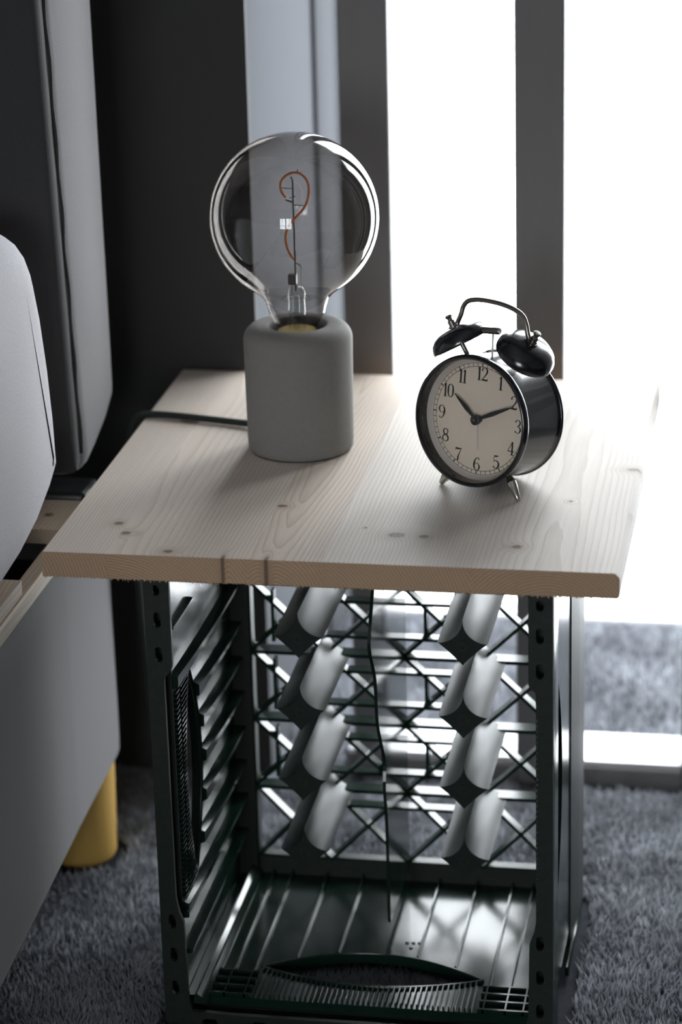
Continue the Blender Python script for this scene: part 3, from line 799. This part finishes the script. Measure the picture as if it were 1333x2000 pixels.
DG = {
 '1': [([(0, 0, .15), (0, 1, .15)], 0), ([(-.15, .84, .05), (-.06, .9, .07), (.02, .99, .07)], 0), ([(-.16, .02, .045), (.16, .02, .045)], 0)],
 '2': [([(-.2, .72, .15), (-.2, .86, .08), (-.02, .975, .05), (.17, .88, .11), (.21, .7, .14), (.1, .46, .1), (-.22, .07, .05)], 0), ([(-.25, .06, .1), (0, .07, .13), (.2, .06, .11), (.26, .2, .04)], 0)],
 '3': [([(-.2, .8, .14), (-.13, .93, .06), (.02, .975, .05), (.18, .86, .11), (.16, .65, .1), (-.03, .52, .045)], 0), ([(-.03, .52, .045), (.17, .44, .1), (.24, .25, .14), (.1, .04, .06), (-.08, .025, .05), (-.22, .14, .13)], 0)],
 '4': [([(.1, .98, .05), (-.28, .3, .05)], 0), ([(-.29, .28, .07), (.28, .28, .07)], 0), ([(.1, .98, .13), (.1, 0, .13)], 0), ([(-.05, .02, .045), (.25, .02, .045)], 0)],
 '5': [([(-.16, .93, .11), (0, .92, .12), (.2, .97, .04)], 0), ([(-.17, .94, .045), (-.2, .52, .045)], 0), ([(-.2, .5, .05), (-.02, .6, .06), (.19, .48, .12), (.22, .24, .15), (.06, .03, .06), (-.1, .03, .06), (-.22, .15, .13)], 0)],
 '6': [([(.2, .85, .12), (.08, .97, .05), (-.1, .87, .08), (-.22, .55, .14), (-.22, .27, .14), (-.09, .05, .06), (.04, .025, .05), (.19, .14, .1), (.23, .32, .13), (.12, .53, .06), (-.04, .55, .045), (-.2, .42, .05)], 0)],
 '7': [([(-.24, .76, .05), (-.23, .97, .06)], 0), ([(-.23, .92, .12), (0, .9, .12), (.26, .95, .06)], 0), ([(.26, .95, .05), (.1, .6, .07), (-.0, .3, .12), (-.03, .02, .14)], 0)],
 '8': [([(0, .975, .05), (.16, .88, .1), (.16, .66, .08), (0, .53, .1), (-.17, .66, .12), (-.16, .88, .1)], 1), ([(0, .53, .1), (.2, .4, .13), (.22, .16, .11), (0, .025, .05), (-.22, .16, .1), (-.2, .4, .09)], 1)],
 '0': [([(0, .975, .05), (.17, .84, .11), (.215, .5, .15), (.17, .16, .11), (0, .025, .05), (-.17, .16, .11), (-.215, .5, .15), (-.17, .84, .11)], 1)],
}
DG['9'] = [([(-x, 1 - y, w_) for x, y, w_ in DG['6'][0][0]], 0)]
def numeral(txt, a_deg):
    H = 9.9; mb = MB(); adv = {1: [0], 2: [-.27, .27]}[len(txt)]
    if txt == '11': adv = [-.17, .17]
    if txt in ('10', '12'): adv = [-.24, .22]
    r = 33.0; cx = r * math.sin(math.radians(a_deg)); cy = r * math.cos(math.radians(a_deg))
    for ch, dx in zip(txt, adv):
        for k, (st, closed) in enumerate(DG[ch]):
            c = catmull(st, 7, bool(closed)) if len(st) > 2 else [np.array(st[0]), np.array(st[1])]
            n = len(c); v = []
            for i in range(n):
                d = (c[(i + 1) % n] - c[i - 1]) if closed else (c[min(i + 1, n - 1)] - c[max(i - 1, 0)])
                t = d[:2] / (np.linalg.norm(d[:2]) + 1e-9); nn = np.array([-t[1], t[0]]) * max(c[i][2], .03) / 2
                for s in (1, -1):
                    q = c[i][:2] + s * nn
                    v.append((cx + (q[0] + dx) * H, cy + (q[1] - .5) * H, 11.9 - .004 * k))
            f = [(2 * i, 2 * i + 1, 2 * ((i + 1) % n) + 1, 2 * ((i + 1) % n)) for i in range(n if closed else n - 1)]
            mb.add(v, f)
    cl('numeral', mb.v, mb.f, M_ink, dial, smooth=None)
for k in range(1, 13): numeral(str(k), 30 * k)
def hand(name, ang, L1, L0, w0, w1, h, mat):
    a = math.radians(ang); d = np.array([math.sin(a), math.cos(a)]); n = np.array([-d[1], d[0]])
    st = [(L0, w0 * .7), (0, w0 * .8), (L1 * .2, w0), (L1 * .45, w1), (L1 * .8, w1 * .55), (L1, .35)]
    v = []
    for hh in (h, h + .5):
        for l, w_ in st:
            for s in (1, -1): q = d * l + n * s * w_ / 2; v.append((q[0], q[1], hh))
    m = 2 * len(st); f = []
    for o_ in (0, m):
        for i in range(len(st) - 1): f.append((o_ + 2 * i, o_ + 2 * i + 1, o_ + 2 * i + 3, o_ + 2 * i + 2))
    for i in range(len(st) - 1):
        for s in (0, 1): f.append((2 * i + s, 2 * i + 2 + s, m + 2 * i + 2 + s, m + 2 * i + s))
    f += [(0, 1, m + 1, m), (m - 2, m - 1, 2 * m - 1, 2 * m - 2)]
    cl(name, v, f, mat, dial, smooth=None)
hand('hour_hand', 309.5, 25.6, -3, 2.3, 3.5, 7.2, M_blackmatt)
hand('minute_hand', 65, 35.2, -4, 2.3, 3.2, 6.3, M_blackmatt)
hand('alarm_hand', 175, 21.5, 0, .55, .5, 8.2, M_white)
cl('hub', *axis_lathe([(0, 5.3), (3.0, 5.3), (3.7, 5.7), (3.7, 8.0), (2.6, 8.6), (2.6, 12), (0, 12)], 28), M_blackmatt, dial)
cl('hub_pin', *axis_lathe([(0, 4.8), (.55, 4.85), (.6, 5.3), (0, 5.4)], 12), M_chrome, dial)
# bells on stems, handle, hammer
def frame(d):
    d = np.array(d, float); d /= np.linalg.norm(d); a = np.array([0, 0, 1.0]); x = np.cross(a, d); x /= np.linalg.norm(x); return x, np.cross(d, x), d
def on_axis(prof, origin, d, n=40, close=False):
    v, f = lathe(prof, n, close=close); x, y, z = frame(d)
    return [tuple(np.array(origin) + x * p[0] + y * p[1] + z * p[2]) for p in v], f
dome = [(r, h * .86) for r, h in [(22.0, 0), (22.2, 1.6), (21.7, 4.5), (20.0, 8.6), (17.0, 11.8), (13, 13.8), (8, 14.9), (0, 15.3), (0, 14.2), (8, 13.7), (12.6, 12.6), (16.2, 10.8), (19.0, 7.9), (20.7, 4), (21.1, 0)]]
for sgn in (-1, 1):
    d = (sgn * .522, .843, -.123)
    o = np.array([-22.5, 50.8, 17.0] if sgn < 0 else [29.9, 49.5, 19.0])
    bl = cl('bell', *on_axis(dome, o, d, 56), M_black, smooth=50)
    dd = np.array(d)
    cl('bell_stem', *on_axis([(0, -9), (1.9, -9), (1.9, 14), (0, 14)], o, d, 16), M_gun, bl)
    nut = [(0, 12.8), (4.2, 12.8), (4.2, 14), (2.7, 14.2), (2.7, 18.2), (2.0, 18.8), (1.9, 20.2), (2.6, 20.8), (2.8, 22), (2.2, 22.8), (0, 23)]
    cl('nut', *on_axis(nut, o, d, 20), M_gun, bl)
dL = np.array([-.522, .843, -.123]); dR = np.array([.522, .843, -.123])
nL = np.array([-22.5, 50.8, 17.0]) + 13.7 * dL; nR = np.array([29.9, 49.5, 19.0]) + 13.7 * dR
hp = [nL + (-2.5, -1.6, 0), nL + (2.5, 1.4, 0), (-26.2, 66.6, 15.6), (-23.9, 72.2, 15.6), (-22.4, 78.4, 16), (-18.5, 82.6, 16), (-11, 84.6, 16), (-2, 85.0, 16.4), (9.3, 84.2, 17), (20.3, 82.0, 17), (27.6, 78.4, 17), (31.0, 73.0, 17), (32.6, 67.6, 17), nR - (2.4, -1.6, 0), nR + (2.6, -1.4, 0)]
cl('carry_handle', *tube(catmull(hp, 6), 1.85, 10), M_gun, smooth=60)
cl('hammer', *tube([(-6, 63.4, 17), (8.8, 64.6, 17), (9.5, 64.7, 17)], [2.6, 2.6, 2.1], 18), M_gun)
cl('hammer_stem', *tube([(3.6, 63, 17), (4.2, 44, 17)], .75, 8), M_white)
cl('hammer_guard', *tube(catmull([(-4, 47.2, 14), (4, 49.6, 19), (14, 49.2, 25), (20, 44.5, 28)], 6), [.3] * 3 + [1.0] * 13 + [.5] * 3, 8), M_black, smooth=60)
# feet: two short tapered nickel legs under the front, splayed
for p0, p1 in (((30.4, -36.0, 9), (41.3, -51.9, 7.0)), ((-21.8, -42.4, 10), (-27.6, -51.9, 8.0))):
    p0 = np.array(p0); p1 = np.array(p1); g = lambda t: p0 + (p1 - p0) * t
    end = np.array(L(p1)); k = 1.0
    ts = [0, .12, .2, .26, .5, .8, .97, 1.0]; rr = [2.2, 2.6, 3.3, 3.6, 3.2, 2.3, 1.7, 1.2]
    cl('foot', *tube([g(t) for t in ts], rr, 20), M_chrome, smooth=50)

for o in bpy.data.objects:
    if '_b' in o: del o['_b']
